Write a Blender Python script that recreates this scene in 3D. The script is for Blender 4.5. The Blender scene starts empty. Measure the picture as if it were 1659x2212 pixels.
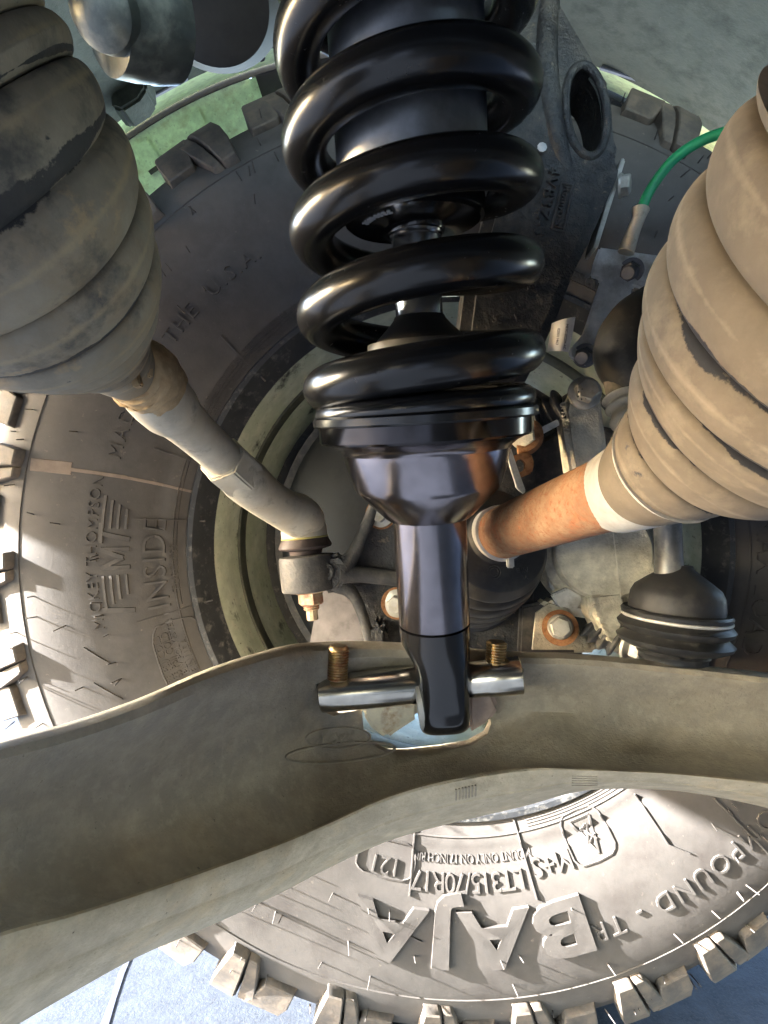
import bpy, bmesh, math, random
import numpy as np
from mathutils import Vector, Matrix
random.seed(7); rng = np.random.RandomState(7)
SC = bpy.context.scene; COL = SC.collection
R = math.radians
# ---------------------------------------------------------------- camera, sky, sun, exposure
CZ = 0.452                                   # camera height above the ground (m)
F = 1200.0                                   # focal length in picture units (picture 1659 x 2212)
FN = 1330.0; K = F/FN                        # nominal depths below are for FN; K turns them into metres
cam = bpy.data.cameras.new('camera'); co = bpy.data.objects.new('camera', cam); COL.objects.link(co)
co.location = (0, 0, CZ); co.rotation_euler = (R(90), 0, 0)
cam.sensor_fit = 'VERTICAL'; cam.sensor_height = 36; cam.lens = 36*F/2212.0
cam.clip_start = 0.01; cam.clip_end = 500
SC.camera = co
SUN = Vector((0.90, 0.082, -0.38)).normalized()      # direction the sunlight travels
elev = math.asin(-SUN.z)
w = bpy.data.worlds.new('World'); SC.world = w; w.use_nodes = True
nt = w.node_tree; sky = nt.nodes.new('ShaderNodeTexSky'); sky.sky_type = 'NISHITA'; sky.sun_disc = False
sky.sun_elevation = elev; sky.sun_rotation = math.atan2(-SUN.x, -SUN.y)
sky.air_density = 1.0; sky.dust_density = 1.5
bg = nt.nodes['Background']; bg.inputs[1].default_value = 0.15
nt.links.new(sky.outputs[0], bg.inputs[0])
sl = bpy.data.lights.new('sun', 'SUN'); sl.energy = 4.0; sl.angle = R(0.5); sl.color = (1, .975, .935)
so = bpy.data.objects.new('sun', sl); COL.objects.link(so); so.location = (-3, -1, 3)
so.rotation_euler = SUN.to_track_quat('-Z', 'Y').to_euler()
SC.view_settings.view_transform = 'Standard'; SC.view_settings.look = 'None'
SC.view_settings.exposure = 4.7; SC.view_settings.gamma = 1
SC.render.engine = 'CYCLES'; SC.cycles.use_denoising = True
SC.cycles.max_bounces = 8; SC.cycles.diffuse_bounces = 5; SC.cycles.glossy_bounces = 4
SC.cycles.sample_clamp_indirect = 6; SC.cycles.caustics_reflective = False

def P(x, y, d):                              # a point of the place, d metres in front of the lens
    d *= K; return Vector(((x-829.5)/F*d, d, CZ+(1106-y)/F*d))

# ---------------------------------------------------------------- helpers
def make_mesh(name, verts, faces, ang=35):
    me = bpy.data.meshes.new(name); me.from_pydata([tuple(v) for v in verts], [], [list(f) for f in faces])
    bm = bmesh.new(); bm.from_mesh(me); bmesh.ops.recalc_face_normals(bm, faces=bm.faces); bm.to_mesh(me); bm.free()
    me.shade_smooth()
    me.set_sharp_from_angle(angle=R(ang))
    return me
def thing(name, label, cat, loc, group=None):
    o = bpy.data.objects.new(name, None); COL.objects.link(o); o.location = loc
    o.empty_display_size = .02; o['label'] = label; o['category'] = cat
    if group: o['group'] = group
    o['_l'] = 1
    return o
def obj(name, vf, mat, parent=None, label=None, cat=None, kind=None, group=None, ang=35, me=None):
    if me is None: me = make_mesh(name, vf[0], vf[1], ang)
    if mat is not None and not me.materials: me.materials.append(mat)
    o = bpy.data.objects.new(name, me); COL.objects.link(o)
    if parent is not None:
        o.parent = parent
        if parent.type == 'EMPTY': o.matrix_parent_inverse = Matrix.Translation(-Vector(parent.location))
    if label: o['label'] = label
    if cat: o['category'] = cat
    if kind: o['kind'] = kind
    if group: o['group'] = group
    return o
def join(*vfs):
    V, Fc = [], []
    for v, f in vfs:
        n = len(V); V += list(v); Fc += [[i+n for i in q] for q in f]
    return V, Fc
def frame(a, b, up=None):                    # orthonormal frame whose third axis runs a -> b
    z = (Vector(b)-Vector(a)).normalized()
    u = Vector(up) if up is not None else (Vector((0, -1, 0)) if abs(z.y) < .9 else Vector((1, 0, 0)))
    x = u.cross(z).normalized(); y = z.cross(x)
    return Matrix(((x.x, y.x, z.x, a[0]), (x.y, y.y, z.y, a[1]), (x.z, y.z, z.z, a[2]), (0, 0, 0, 1)))
def loft(rings, closed=True, cap0=True, cap1=True, wrap=False):
    n = len(rings[0]); V = [v for r in rings for v in r]; Fc = []
    m = len(rings)
    for i in range(m if wrap else m-1):
        for j in range(n if closed else n-1):
            a, b = i*n+j, i*n+(j+1) % n; i2 = (i+1) % m
            Fc.append((a, b, i2*n+(j+1) % n, i2*n+j))
    if closed and not wrap:
        if cap0: Fc.append(list(range(n))[::-1])
        if cap1: Fc.append([(m-1)*n+j for j in range(n)])
    return V, Fc
def revolve(prof, M, n=48, cap0=True, cap1=True, wob=0, wrap=False):
    rings = []
    for k, (r, z) in enumerate(prof):
        rings.append([M @ Vector((r*math.cos(2*math.pi*j/n), r*math.sin(2*math.pi*j/n), z)) for j in range(n)])
    return loft(rings, True, cap0, cap1, wrap)
def cr(pts, n):                              # Catmull-Rom through rows of numbers
    p = np.array(pts, float); p = np.vstack([2*p[0]-p[1], p, 2*p[-1]-p[-2]]); out = []
    m = len(p)-3
    for i in range(n):
        t = i/(n-1)*m; k = min(int(t), m-1); t -= k
        a, b, c, d = p[k:k+4]
        out.append(.5*(2*b+(c-a)*t+(2*a-5*b+4*c-d)*t*t+(3*b-a-3*c+d)*t**3))
    return np.array(out)
def tube(path, rad, n=16, cap=True):
    path = [Vector(p) for p in path]; rings = []; x = None
    for i, p in enumerate(path):
        t = (path[min(i+1, len(path)-1)]-path[max(i-1, 0)]).normalized()
        if x is None: x = t.orthogonal().normalized()
        x = (x-t*x.dot(t)).normalized(); y = t.cross(x)
        r = rad[i] if hasattr(rad, '__len__') else rad
        rings.append([p+x*(r*math.cos(2*math.pi*j/n))+y*(r*math.sin(2*math.pi*j/n)) for j in range(n)])
    return loft(rings, True, cap, cap)
def stube(pts, rad, m=24, n=14):
    q = cr([tuple(p) for p in pts], m)
    r = cr([(v, 0) for v in rad], m)[:, 0] if hasattr(rad, '__len__') else rad
    return tube([Vector(v) for v in q], r, n)
def finish(vf, bevel=0, seg=2, cutters=(), sub=0):      # bevel the sharp edges, cut holes
    me = bpy.data.meshes.new('m'); me.from_pydata([tuple(v) for v in vf[0]], [], [list(f) for f in vf[1]])
    bm = bmesh.new(); bm.from_mesh(me); bmesh.ops.recalc_face_normals(bm, faces=bm.faces)
    if bevel:
        es = [e for e in bm.edges if len(e.link_faces) == 2 and e.calc_face_angle() > R(25)]
        bmesh.ops.bevel(bm, geom=es, offset=bevel, segments=seg, affect='EDGES', clamp_overlap=True)
    bm.to_mesh(me); bm.free()
    if cutters:
        o = bpy.data.objects.new('m', me); COL.objects.link(o); cs = []
        for cv in cutters:
            cm = bpy.data.meshes.new('c'); cm.from_pydata([tuple(v) for v in cv[0]], [], [list(f) for f in cv[1]])
            b2 = bmesh.new(); b2.from_mesh(cm); bmesh.ops.recalc_face_normals(b2, faces=b2.faces); b2.to_mesh(cm); b2.free()
            c = bpy.data.objects.new('c', cm); COL.objects.link(c); cs.append(c)
            md = o.modifiers.new('b', 'BOOLEAN'); md.operation = 'DIFFERENCE'; md.object = c; md.solver = 'EXACT'
        bpy.context.view_layer.update()
        me2 = bpy.data.meshes.new_from_object(o.evaluated_get(bpy.context.evaluated_depsgraph_get()))
        for c in cs: bpy.data.objects.remove(c)
        bpy.data.objects.remove(o); me = me2
    return [v.co.copy() for v in me.vertices], [tuple(p.vertices) for p in me.polygons]
def prism(outline, d0, d1, bevel=.0015, seg=2, cutters=(), tilt=None):
    """outline in picture units on the plane at depth d0, carried straight back to depth d1 (real thickness)"""
    f = [P(x, y, d0 if tilt is None else d0+tilt(x, y)) for x, y in outline]
    b = [p+Vector((0, d1-d0, 0)) for p in f]
    return finish(loft([f, b]), bevel, seg, cutters)
def box(c, sx, sy, sz, M=None, bevel=.001):
    V = [Vector((x*sx/2, y*sy/2, z*sz/2)) for z in (-1, 1) for x, y in ((-1, -1), (1, -1), (1, 1), (-1, 1))]
    T = (M if M is not None else Matrix.Identity(4)).copy()
    V = [Vector(c)+(T.to_3x3() @ v) for v in V]
    return finish(loft([V[:4], V[4:]]), bevel)
def hexhead(a, b, r, flange=0, fh=.0, n6=True):         # bolt head running from a (seat) towards b
    M = frame(a, b); L = (Vector(b)-Vector(a)).length
    out = []
    if flange: out.append(revolve([(flange*.98, 0), (flange, .2*fh), (flange*.97, .6*fh), (r*1.08, fh)], M, 28))
    ring = lambda rr, z: [M @ Vector((rr*math.cos(k*math.pi/3+.2), rr*math.sin(k*math.pi/3+.2), z)) for k in range(6)]
    out.append(loft([ring(r, fh*.8), ring(r, L-.12*r), ring(r*.86, L)]))
    return join(*out)
def thread(a, b, r, pitch=.00125, n=20, depth=.0006):
    M = frame(a, b); L = (Vector(b)-Vector(a)).length; prof = []; z = 0
    while z < L-pitch:
        prof += [(r-depth, z), (r, z+pitch*.35), (r, z+pitch*.6)]; z += pitch
    prof += [(r-depth*1.3, L-pitch*.2), (r*.8, L)]
    return revolve(prof, M, n)
_tc = {}
def text_vf(s, size=1.0, ext=.05, align='CENTER', space=1.0, off=0):
    key = (s, size, ext, align, space, off)
    if key in _tc: return _tc[key]
    cu = bpy.data.curves.new('t', 'FONT'); cu.body = s; cu.size = size; cu.extrude = ext; cu.align_x = align; cu.align_y = 'CENTER'
    cu.resolution_u = 3; cu.offset = off*size; cu.space_character = space
    o = bpy.data.objects.new('t', cu); COL.objects.link(o); bpy.context.view_layer.update()
    me = bpy.data.meshes.new_from_object(o.evaluated_get(bpy.context.evaluated_depsgraph_get()))
    vf = ([v.co.copy() for v in me.vertices], [tuple(p.vertices) for p in me.polygons])
    bpy.data.objects.remove(o); _tc[key] = vf
    return vf
def text_on(s, o, U, Vv, size, ext, **k):               # raised letters on a plane
    U = Vector(U).normalized(); Vv = Vector(Vv); Vv = (Vv-U*Vv.dot(U)).normalized(); N = U.cross(Vv)
    v, f = text_vf(s, size, ext, **k)
    return [Vector(o)+U*p.x+Vv*p.y+N*p.z for p in v], f

# ---------------------------------------------------------------- materials
def mat(name, base, rough=.5, metal=0., spec=.5, layers=(), bump=None, bump2=None, coat=0., rvar=0., bare=None):
    """layers: (colour, noise scale, threshold, softness, rough, metal) laid over the base like dust, rust or wear"""
    m = bpy.data.materials.new(name); m.use_nodes = True; t = m.node_tree; N, L = t.nodes, t.links
    b = N['Principled BSDF']; tc = N.new('ShaderNodeTexCoord')
    b.inputs['Roughness'].default_value = rough; b.inputs['Metallic'].default_value = metal
    b.inputs['Specular IOR Level'].default_value = spec
    if coat: b.inputs['Coat Weight'].default_value = coat; b.inputs['Coat Roughness'].default_value = .12
    def noise(scale, det=5, rg=.6, seed=0):
        n = N.new('ShaderNodeTexNoise'); n.inputs['Scale'].default_value = scale; n.inputs['Detail'].default_value = det
        n.inputs['Roughness'].default_value = rg
        mp = N.new('ShaderNodeMapping'); mp.inputs['Location'].default_value = (seed*1.7, seed*.9, seed*2.3)
        L.new(tc.outputs['Object'], mp.inputs[0]); L.new(mp.outputs[0], n.inputs['Vector']); return n.outputs['Fac']
    rgb = N.new('ShaderNodeRGB'); rgb.outputs[0].default_value = (*base, 1); c = rgb.outputs[0]
    # slight tone variation of the base itself
    mv = N.new('ShaderNodeMix'); mv.data_type = 'RGBA'; mv.blend_type = 'MULTIPLY'
    rp = N.new('ShaderNodeMapRange'); rp.inputs[1].default_value = .3; rp.inputs[2].default_value = .7
    rp.inputs[3].default_value = .72; rp.inputs[4].default_value = 1.2
    L.new(noise(60, 6, .65, 3), rp.inputs[0])
    mv.inputs[0].default_value = 1; L.new(c, mv.inputs[6]); L.new(rp.outputs[0], mv.inputs[7]); c = mv.outputs[2]
    ro = None; me_ = None
    for i, ly in enumerate(layers):
        colr, scl, th, soft, lr, lm = ly
        mr = N.new('ShaderNodeMapRange'); mr.inputs[1].default_value = th-soft; mr.inputs[2].default_value = th+soft
        L.new(noise(scl, 7, .68, i+5), mr.inputs[0])
        mx = N.new('ShaderNodeMix'); mx.data_type = 'RGBA'; L.new(mr.outputs[0], mx.inputs[0]); L.new(c, mx.inputs[6])
        mx.inputs[7].default_value = (*colr, 1); c = mx.outputs[2]
        for which in (0, 1):
            q = N.new('ShaderNodeMix'); L.new(mr.outputs[0], q.inputs[0])
            prev = ro if which == 0 else me_
            if prev is None: q.inputs[2].default_value = rough if which == 0 else metal
            else: L.new(prev, q.inputs[2])
            q.inputs[3].default_value = lr if which == 0 else lm
            if which == 0: ro = q.outputs[0]
            else: me_ = q.outputs[0]
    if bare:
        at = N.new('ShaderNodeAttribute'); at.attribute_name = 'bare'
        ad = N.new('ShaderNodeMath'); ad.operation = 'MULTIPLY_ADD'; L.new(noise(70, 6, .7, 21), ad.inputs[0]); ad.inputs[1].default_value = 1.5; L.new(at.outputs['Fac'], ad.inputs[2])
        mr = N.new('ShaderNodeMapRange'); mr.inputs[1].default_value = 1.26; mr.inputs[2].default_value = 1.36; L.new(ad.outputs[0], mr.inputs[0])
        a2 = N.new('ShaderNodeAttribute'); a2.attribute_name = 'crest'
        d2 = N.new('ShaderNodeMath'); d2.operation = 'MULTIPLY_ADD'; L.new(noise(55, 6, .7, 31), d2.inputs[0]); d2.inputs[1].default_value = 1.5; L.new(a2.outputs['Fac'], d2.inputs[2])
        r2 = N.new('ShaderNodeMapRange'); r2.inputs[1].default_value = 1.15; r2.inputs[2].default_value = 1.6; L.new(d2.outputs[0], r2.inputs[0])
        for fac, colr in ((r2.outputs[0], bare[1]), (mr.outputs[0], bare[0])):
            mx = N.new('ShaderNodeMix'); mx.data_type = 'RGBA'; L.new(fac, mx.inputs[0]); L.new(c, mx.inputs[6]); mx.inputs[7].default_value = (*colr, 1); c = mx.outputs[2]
    L.new(c, b.inputs['Base Color'])
    if ro is not None: L.new(ro, b.inputs['Roughness']); L.new(me_, b.inputs['Metallic'])
    elif rvar:
        q = N.new('ShaderNodeMapRange'); q.inputs[1].default_value = .3; q.inputs[2].default_value = .7
        q.inputs[3].default_value = max(.02, rough-rvar); q.inputs[4].default_value = rough+rvar
        L.new(noise(90, 6, .7, 9), q.inputs[0]); L.new(q.outputs[0], b.inputs['Roughness'])
    nrm = None
    for bp in (bump, bump2):
        if bp:
            bn = N.new('ShaderNodeBump'); bn.inputs['Strength'].default_value = bp[1]; bn.inputs['Distance'].default_value = bp[2]
            L.new(noise(bp[0], 5, .6, 2), bn.inputs['Height'])
            if nrm is not None: L.new(nrm, bn.inputs['Normal'])
            nrm = bn.outputs[0]
    if nrm is not None: L.new(nrm, b.inputs['Normal'])
    return m
M = {}
M['spring'] = mat('satin black powder coat', (.0065, .0065, .007), .25, rvar=.04, bump=(900, .06, .0004), layers=(((.05, .047, .042), 240, .72, .06, .6, 0), ((.3, .28, .25), 900, .77, .015, .8, 0)))
M['anod'] = mat('black anodised metal', (.25, .23, .245), .2, 1.0, rvar=.04, layers=(((.10, .095, .09), 420, .76, .05, .5, .5),))
M['blackgloss'] = mat('gloss black metal', (.008, .008, .009), .18, 0, coat=.3)
M['body'] = mat('black shock body', (.21, .22, .235), .4, .8)
M['chrome'] = mat('polished chrome', (.72, .74, .76), .2, 1)
M['rubber'] = mat('clean black rubber', (.014, .014, .014), .5, bump=(400, .1, .0005), layers=(((.06, .055, .048), 120, .64, .12, .8, 0),))
M['rubber_dusty'] = mat('half dusty rubber', (.018, .018, .02), .5, layers=(((.055, .052, .047), 90, .60, .14, .85, 0),), bump=(300, .15, .0006))
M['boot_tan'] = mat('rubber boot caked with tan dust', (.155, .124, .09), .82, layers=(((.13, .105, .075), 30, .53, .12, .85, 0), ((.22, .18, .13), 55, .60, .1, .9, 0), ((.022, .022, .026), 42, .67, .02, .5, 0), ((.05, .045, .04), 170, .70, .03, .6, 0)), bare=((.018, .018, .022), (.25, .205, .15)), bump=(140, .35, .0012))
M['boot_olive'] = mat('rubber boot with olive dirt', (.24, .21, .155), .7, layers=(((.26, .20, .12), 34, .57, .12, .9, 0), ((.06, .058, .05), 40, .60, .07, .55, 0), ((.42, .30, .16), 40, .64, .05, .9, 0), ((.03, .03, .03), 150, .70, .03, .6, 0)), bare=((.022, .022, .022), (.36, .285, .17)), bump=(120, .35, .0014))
M['crease'] = mat('black boot crease', (.016, .017, .021), .5, layers=(((.12, .10, .07), 60, .6, .1, .85, 0),))
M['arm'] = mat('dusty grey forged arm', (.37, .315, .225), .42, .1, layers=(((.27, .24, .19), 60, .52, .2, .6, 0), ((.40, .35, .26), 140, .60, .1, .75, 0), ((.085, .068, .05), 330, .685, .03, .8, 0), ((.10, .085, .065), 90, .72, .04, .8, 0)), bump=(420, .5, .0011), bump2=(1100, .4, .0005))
M['arm_lit_dust'] = mat('bounce lit tan dusted flange', (.53, .455, .32), .62, .0, layers=(((.40, .335, .23), 70, .54, .12, .75, 0), ((.60, .47, .29), 22, .62, .1, .75, 0), ((.11, .09, .06), 330, .68, .03, .8, 0), ((.14, .115, .08), 110, .70, .04, .8, 0)), bump=(420, .55, .0011), bump2=(1100, .4, .0005))  # dust colour raised to carry the bounce light on the flange
M['mud'] = mat('tan dried mud', (.46, .33, .18), .9, layers=(((.30, .2, .1), 90, .56, .1, .9, 0),), bump=(150, .5, .0015))
M['tierod'] = mat('pale dusty steel', (.50, .455, .36), .6, .1, layers=(((.5, .43, .31), 30, .56, .12, .85, 0), ((.24, .22, .18), 80, .64, .08, .7, 0)), bump=(260, .2, .0006))
M['tyre'] = mat('dusty brown rubber', (.063, .057, .053), .78, layers=(((.088, .080, .075), 14, .55, .2, .88, 0), ((.05, .043, .04), 30, .6, .1, .7, 0), ((.2, .17, .14), 160, .7, .06, .9, 0)), bump=(300, .2, .0006), bump2=(900, .2, .0003))
M['tread'] = mat('tread rubber', (.07, .062, .056), .72, layers=(((.17, .135, .105), 30, .56, .12, .9, 0),), bump=(240, .25, .0008))
M['rimblack'] = mat('scuffed black rim paint', (.03, .032, .036), .4, layers=(((.14, .135, .125), 120, .62, .08, .8, 0), ((.3, .27, .22), 200, .73, .04, .9, 0)), bump=(200, .25, .0008))
M['rimgreen'] = mat('olive tinted rim barrel', (.50, .53, .43), .5, .0, layers=(((.36, .40, .28), 18, .52, .14, .65, 0), ((.58, .57, .46), 45, .62, .1, .8, 0), ((.035, .038, .032), 24, .645, .05, .6, 0), ((.04, .04, .036), 260, .66, .05, .6, 0)), bump=(160, .2, .0008))
M['rimdark'] = mat('dark rim groove', (.05, .055, .04), .6, layers=(((.12, .12, .09), 70, .58, .1, .8, 0),))
M['cast'] = mat('black cast iron', (.034, .035, .038), .34, .2, layers=(((.085, .08, .07), 80, .57, .12, .7, 0), ((.24, .20, .14), 150, .66, .05, .9, 0)), bump=(300, .9, .002))
M['castgrey'] = mat('grey dusted cast iron', (.060, .058, .058), .55, .1, layers=(((.13, .12, .105), 90, .57, .12, .8, 0),), bump=(420, .5, .0012))
M['caliper'] = mat('silver grey cast caliper', (.72, .66, .52), .55, .0, layers=(((.34, .30, .22), 40, .58, .12, .8, 0),), bump=(520, .75, .0014))
M['steelbolt'] = mat('dull zinc bolt', (.46, .44, .39), .45, .5, layers=(((.34, .30, .22), 120, .6, .1, .8, 0),), bump=(500, .15, .0004))
M['sheet'] = mat('galvanised sheet', (.74, .73, .69), .5, .1, layers=(((.36, .33, .27), 50, .58, .12, .7, .1),), bump=(300, .1, .0004))
M['darkbolt'] = mat('dark phosphate bolt', (.12, .12, .13), .5, .5)
M['rust'] = mat('rusted axle shaft', (.25, .13, .068), .82, layers=(((.32, .20, .115), 40, .56, .08, .8, 0), ((.34, .115, .045), 75, .60, .06, .8, 0), ((.23, .085, .035), 330, .58, .07, .85, 0), ((.14, .06, .03), 420, .68, .04, .85, 0)), bump=(420, .6, .0012))
M['rustwasher'] = mat('rusty washer', (.36, .17, .07), .8, layers=(((.2, .08, .03), 200, .55, .1, .9, 0),), bump=(400, .5, .001))
M['band'] = mat('whitish steel band', (.58, .57, .54), .42, .35, layers=(((.44, .40, .33), 40, .6, .1, .7, 0),))
M['pin'] = mat('bright turned steel', (.50, .47, .40), .2, 1, layers=(((.4, .33, .22), 60, .66, .1, .35, 1),))
M['stud'] = mat('yellow zinc thread', (.42, .30, .15), .3, 1, layers=(((.28, .12, .06), 90, .57, .08, .5, .8),))
M['rednut'] = mat('coppery nut', (.5, .40, .28), .4, .7, layers=(((.36, .14, .09), 110, .52, .1, .5, .6),))
M['hose'] = mat('green hose', (.015, .30, .12), .4)
M['lime'] = mat('light green body paint', (.74, .88, .48), .4, coat=.3, layers=(((.5, .56, .32), 60, .62, .1, .7, 0),))
M['mint'] = mat('pale green plastic panel', (.56, .70, .46), .5, layers=(((.40, .44, .26), 40, .58, .1, .8, 0), ((.20, .26, .17), 130, .66, .08, .8, 0)))
M['liner'] = mat('grey green liner felt', (.042, .052, .034), .75, layers=(((.07, .075, .055), 12, .56, .16, .85, 0), ((.24, .23, .17), 150, .72, .03, .9, 0), ((.022, .028, .018), 25, .60, .12, .9, 0)), bump=(240, .35, .0015))
M['linerdark'] = mat('dark plastic', (.03, .028, .026), .7)
M['grey'] = mat('light grey plate', (.36, .36, .37), .5, .2)
M['bush'] = mat('worn aluminium bushing', (.10, .11, .10), .36, .6, layers=(((.19, .195, .165), 40, .57, .1, .6, .3),), bump=(120, .15, .0008))
M['paper'] = mat('white printed label', (.70, .68, .64), .6)
M['ink'] = mat('black ink', (.02, .02, .02), .6)
M['white'] = mat('white ink', (.75, .75, .75), .6)
M['cream_lit'] = mat('cream web with painted sun bounce', (.80, .71, .50), .6, layers=(((.5, .33, .17), 60, .62, .06, .7, 0), ((.7, .63, .46), 40, .6, .1, .7, 0)), bump=(60, .2, .001))  # sun bounce on the beige inner wall is put into this cream
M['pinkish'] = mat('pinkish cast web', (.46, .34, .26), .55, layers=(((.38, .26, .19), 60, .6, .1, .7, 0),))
M['shield'] = mat('black dust shield', (.010, .011, .012), .5, layers=(((.03, .03, .028), 40, .62, .1, .7, 0),))
M['plate'] = mat('brushed grey web', (.2, .18, .175), .5, .3, layers=(((.12, .105, .1), 30, .6, .06, .6, .2),))
M['asphalt'] = mat('sunlit asphalt', (.040, .048, .064), .95, spec=.05, layers=(((.050, .057, .070), 420, .56, .08, .9, 0), ((.05, .052, .06), 300, .62, .06, .9, 0)), bump=(260, .3, .002), bump2=(900, .3, .001))
M['under'] = mat('dark light blocker', (.05, .05, .05), .7)

# ---------------------------------------------------------------- wheel frame
WC = P(993, 1176, .538)
CAMBER = R(1.2)
WX = Vector((1, 0, 0)); WZ = Vector((0, math.sin(CAMBER), math.cos(CAMBER))); WH = Vector((0, -math.cos(CAMBER), math.sin(CAMBER)))
def W(r, a, h): return WC+WX*(r*math.cos(a))+WZ*(r*math.sin(a))+WH*h      # a counter-clockwise as seen from the lens, h towards it
WM = Matrix(((WX.x, WZ.x, WH.x, WC.x), (WX.y, WZ.y, WH.y, WC.y), (WX.z, WZ.z, WH.z, WC.z), (0, 0, 0, 1)))
SIDE = [(.2300, .002), (.2365, .007), (.245, .013), (.252, .0165), (.258, .0165), (.262, .0200), (.285, .0285), (.31, .0325), (.335, .0345), (.358, .0342), (.374, .0310), (.389, .0235), (.402, .0135), (.412, .001), (.4175, -.02)]
_sr = np.array([s[0] for s in SIDE]); _sh = np.array([s[1] for s in SIDE])
def hside(r): return float(np.interp(r, _sr, _sh))
# ground
G = []
obj('ground', ([(-60, -60, 0), (60, -60, 0), (60, 60, 0), (-60, 60, 0)], [(0, 1, 2, 3)]), M['asphalt'], kind='structure')
cx = [P(285, 2062, .632), P(262, 2112, .602), P(245, 2160, .571), P(222, 2225, .537), P(190, 2330, .49)]
cv = []
for i, p in enumerate(cx):
    wv = (.0016, .0032, .0026, .004, .004)[i]
    cv += [Vector((p.x-wv, p.y, .0012)), Vector((p.x+wv, p.y, .0012))]
obj('ground_crack', (cv, [(2*i, 2*i+1, 2*i+3, 2*i+2) for i in range(4)]), mat('tar in the crack', (.035, .042, .075), .7), kind='structure')

# ---------------------------------------------------------------- wheel and tyre
wheel = thing('wheel', 'large off-road wheel with dusty mud tyre behind the black coil spring', 'wheel', (WC.x, WC.y+.14, 0))
prof = SIDE+[(.4185, -.06), (.419, -.14), (.4185, -.22), (.412, -.27), (.39, -.295), (.335, -.31), (.26, -.29), (.23, -.275), (.2295, -.14)]
tyre = obj('tyre', revolve(prof, WM, 180, False, False, wrap=True), M['tyre'], wheel, ang=60)
# tread lugs: four kinds, each one mesh shared by its repeats
def lug(da, rows, skew=0., mid=0., dh=0.):
    """rows: (r, h, half width factor) across the lug, outer skin; the root is sunk in the carcass"""
    top = []; rings = []
    n = len(rows)
    out = []; inn = []
    for (r, h, k, rb, hb) in rows:
        out.append((r, h, k)); inn.append((rb, hb, k))
    def pt(r, h, s, k, i): a = (s*da+mid)*k+skew*i; return Vector((r*math.cos(a), r*math.sin(a), h))
    V, Fc = [], []
    for i in range(n):
        r, h, k = out[i]; rb, hb, _ = inn[i]
        V += [pt(r, h, -.94, k, i), pt(r, h, .94, k, i), pt(rb, hb, 1.04, k, i), pt(rb, hb, -1.04, k, i)]
    for i in range(n-1):
        for j in range(4): Fc.append((4*i+j, 4*i+(j+1) % 4, 4*i+4+(j+1) % 4, 4*i+4+j))
    Fc += [(3, 2, 1, 0), (4*n-4, 4*n-3, 4*n-2, 4*n-1)]
    return finish((V, Fc), .0012, 1)
NL = 30; PA = 2*math.pi/NL
long_rows = [(.368, .0335, .62, .366, .026), (.372, .0392, .66, .368, .026), (.392, .0335, .9, .387, .017), (.412, .0215, 1, .404, .006), (.430, .006, 1, .412, -.004), (.4365, -.003, .95, .412, -.01), (.4372, -.05, .85, .415, -.05)]
short_rows = [(.386, .0255, .8, .384, .019), (.389, .0300, .85, .386, .019), (.408, .0225, 1, .400, .008), (.427, .008, 1, .41, -.003), (.4365, -.003, 1, .412, -.01), (.437, -.035, .9, .415, -.035)]
mid_rows = [(.4372, -.048, .9, .415, -.048), (.4378, -.09, 1, .415, -.09), (.4378, -.125, .8, .415, -.125)]
lm = {}
for nm, dd, rows, sk in (('a', PA*.235, long_rows, .006), ('b', PA*.19, short_rows, -.006), ('c', PA*.27, mid_rows, .03), ('d', PA*.1, [(.3835, .0255, 1, .381, .02), (.392, .0235, 1, .388, .016), (.404, .0155, .8, .399, .008)], 0)):
    if nm in 'ac':               # split by a sipe, one half standing a little lower
        low = [(r-(.0018 if i > 2 or nm == 'c' else 0), h-(.0022 if i < 3 and nm == 'a' else 0), k, rb, hb) for i, (r, h, k, rb, hb) in enumerate(rows)]
        vf = join(lug(dd*.58, rows, sk, -dd*.40), lug(dd*.36, low, sk, dd*.62))
    else: vf = lug(dd, rows, sk)
    lm[nm] = make_mesh('tread_block', vf[0], vf[1], 25); lm[nm].materials.append(M['tread'])
for i in range(NL):
    for nm, off in (('a', 0), ('b', .5), ('c', .27), ('c', .78)):
        o = obj('tread_block', None, None, tyre, me=lm[nm])
        o.matrix_basis = WM @ Matrix.Rotation((i+off)*PA+rng.uniform(-.01, .01)+.03, 4, 'Z')
# raised lettering bent round the sidewall
def ring_text(s, R_, adeg, size, ext=.0011, space=1.0, depth=.505, sxy=(1, 1), off=0.):
    r0 = R_*depth/FN
    for _ in range(4): r0 = R_*(.538-hside(r0)/K)/FN
    v, f = text_vf(s, size, ext, space=space, off=off); out = []
    v = [Vector((p.x*sxy[0], p.y*sxy[1], p.z)) for p in v]
    for p in v:
        r = r0+p.y; a = R(adeg)-p.x/r0; out.append(W(r, a, hside(r)+p.z))
    return out, f
L = []
def lettering(s, R_, adeg, px, ext=.0011, space=1.0): L.append((s, ring_text(s, R_, adeg, px*.505/FN*1.28, ext*1.4, space, off=-.004)))
lettering('MADE  IN  THE  U.S.A.', 783, 145.5, 36, .0010, 1.25)
lettering('MICKEY THOMPSON', 806, 181, 26, .0009, 1.12)
lettering('INSIDE', 660, 183.5, 50, .0012, 1.08)
lettering('TUBELESS', 622, 184.5, 18, .0008, 1.1)
lettering('LT315/70R17', 716, 270.5, 40, .0010, .86)
lettering('MOUNT ONLY ON 17 INCH RIM', 668, 271.5, 15, .0006, .92)
lettering('M+S', 700, 285.4, 40, .0010, .95)
lettering('COMPOUND - TR', 865, 305, 42, .0010, 1.25)
lettering('121', 700, 256, 36, .0009)
lettering('DESIGN 1914', 636, 63, 20, .0008)
lettering('MAX LOAD', 655, 352, 44, .0010, 1.1)
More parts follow.
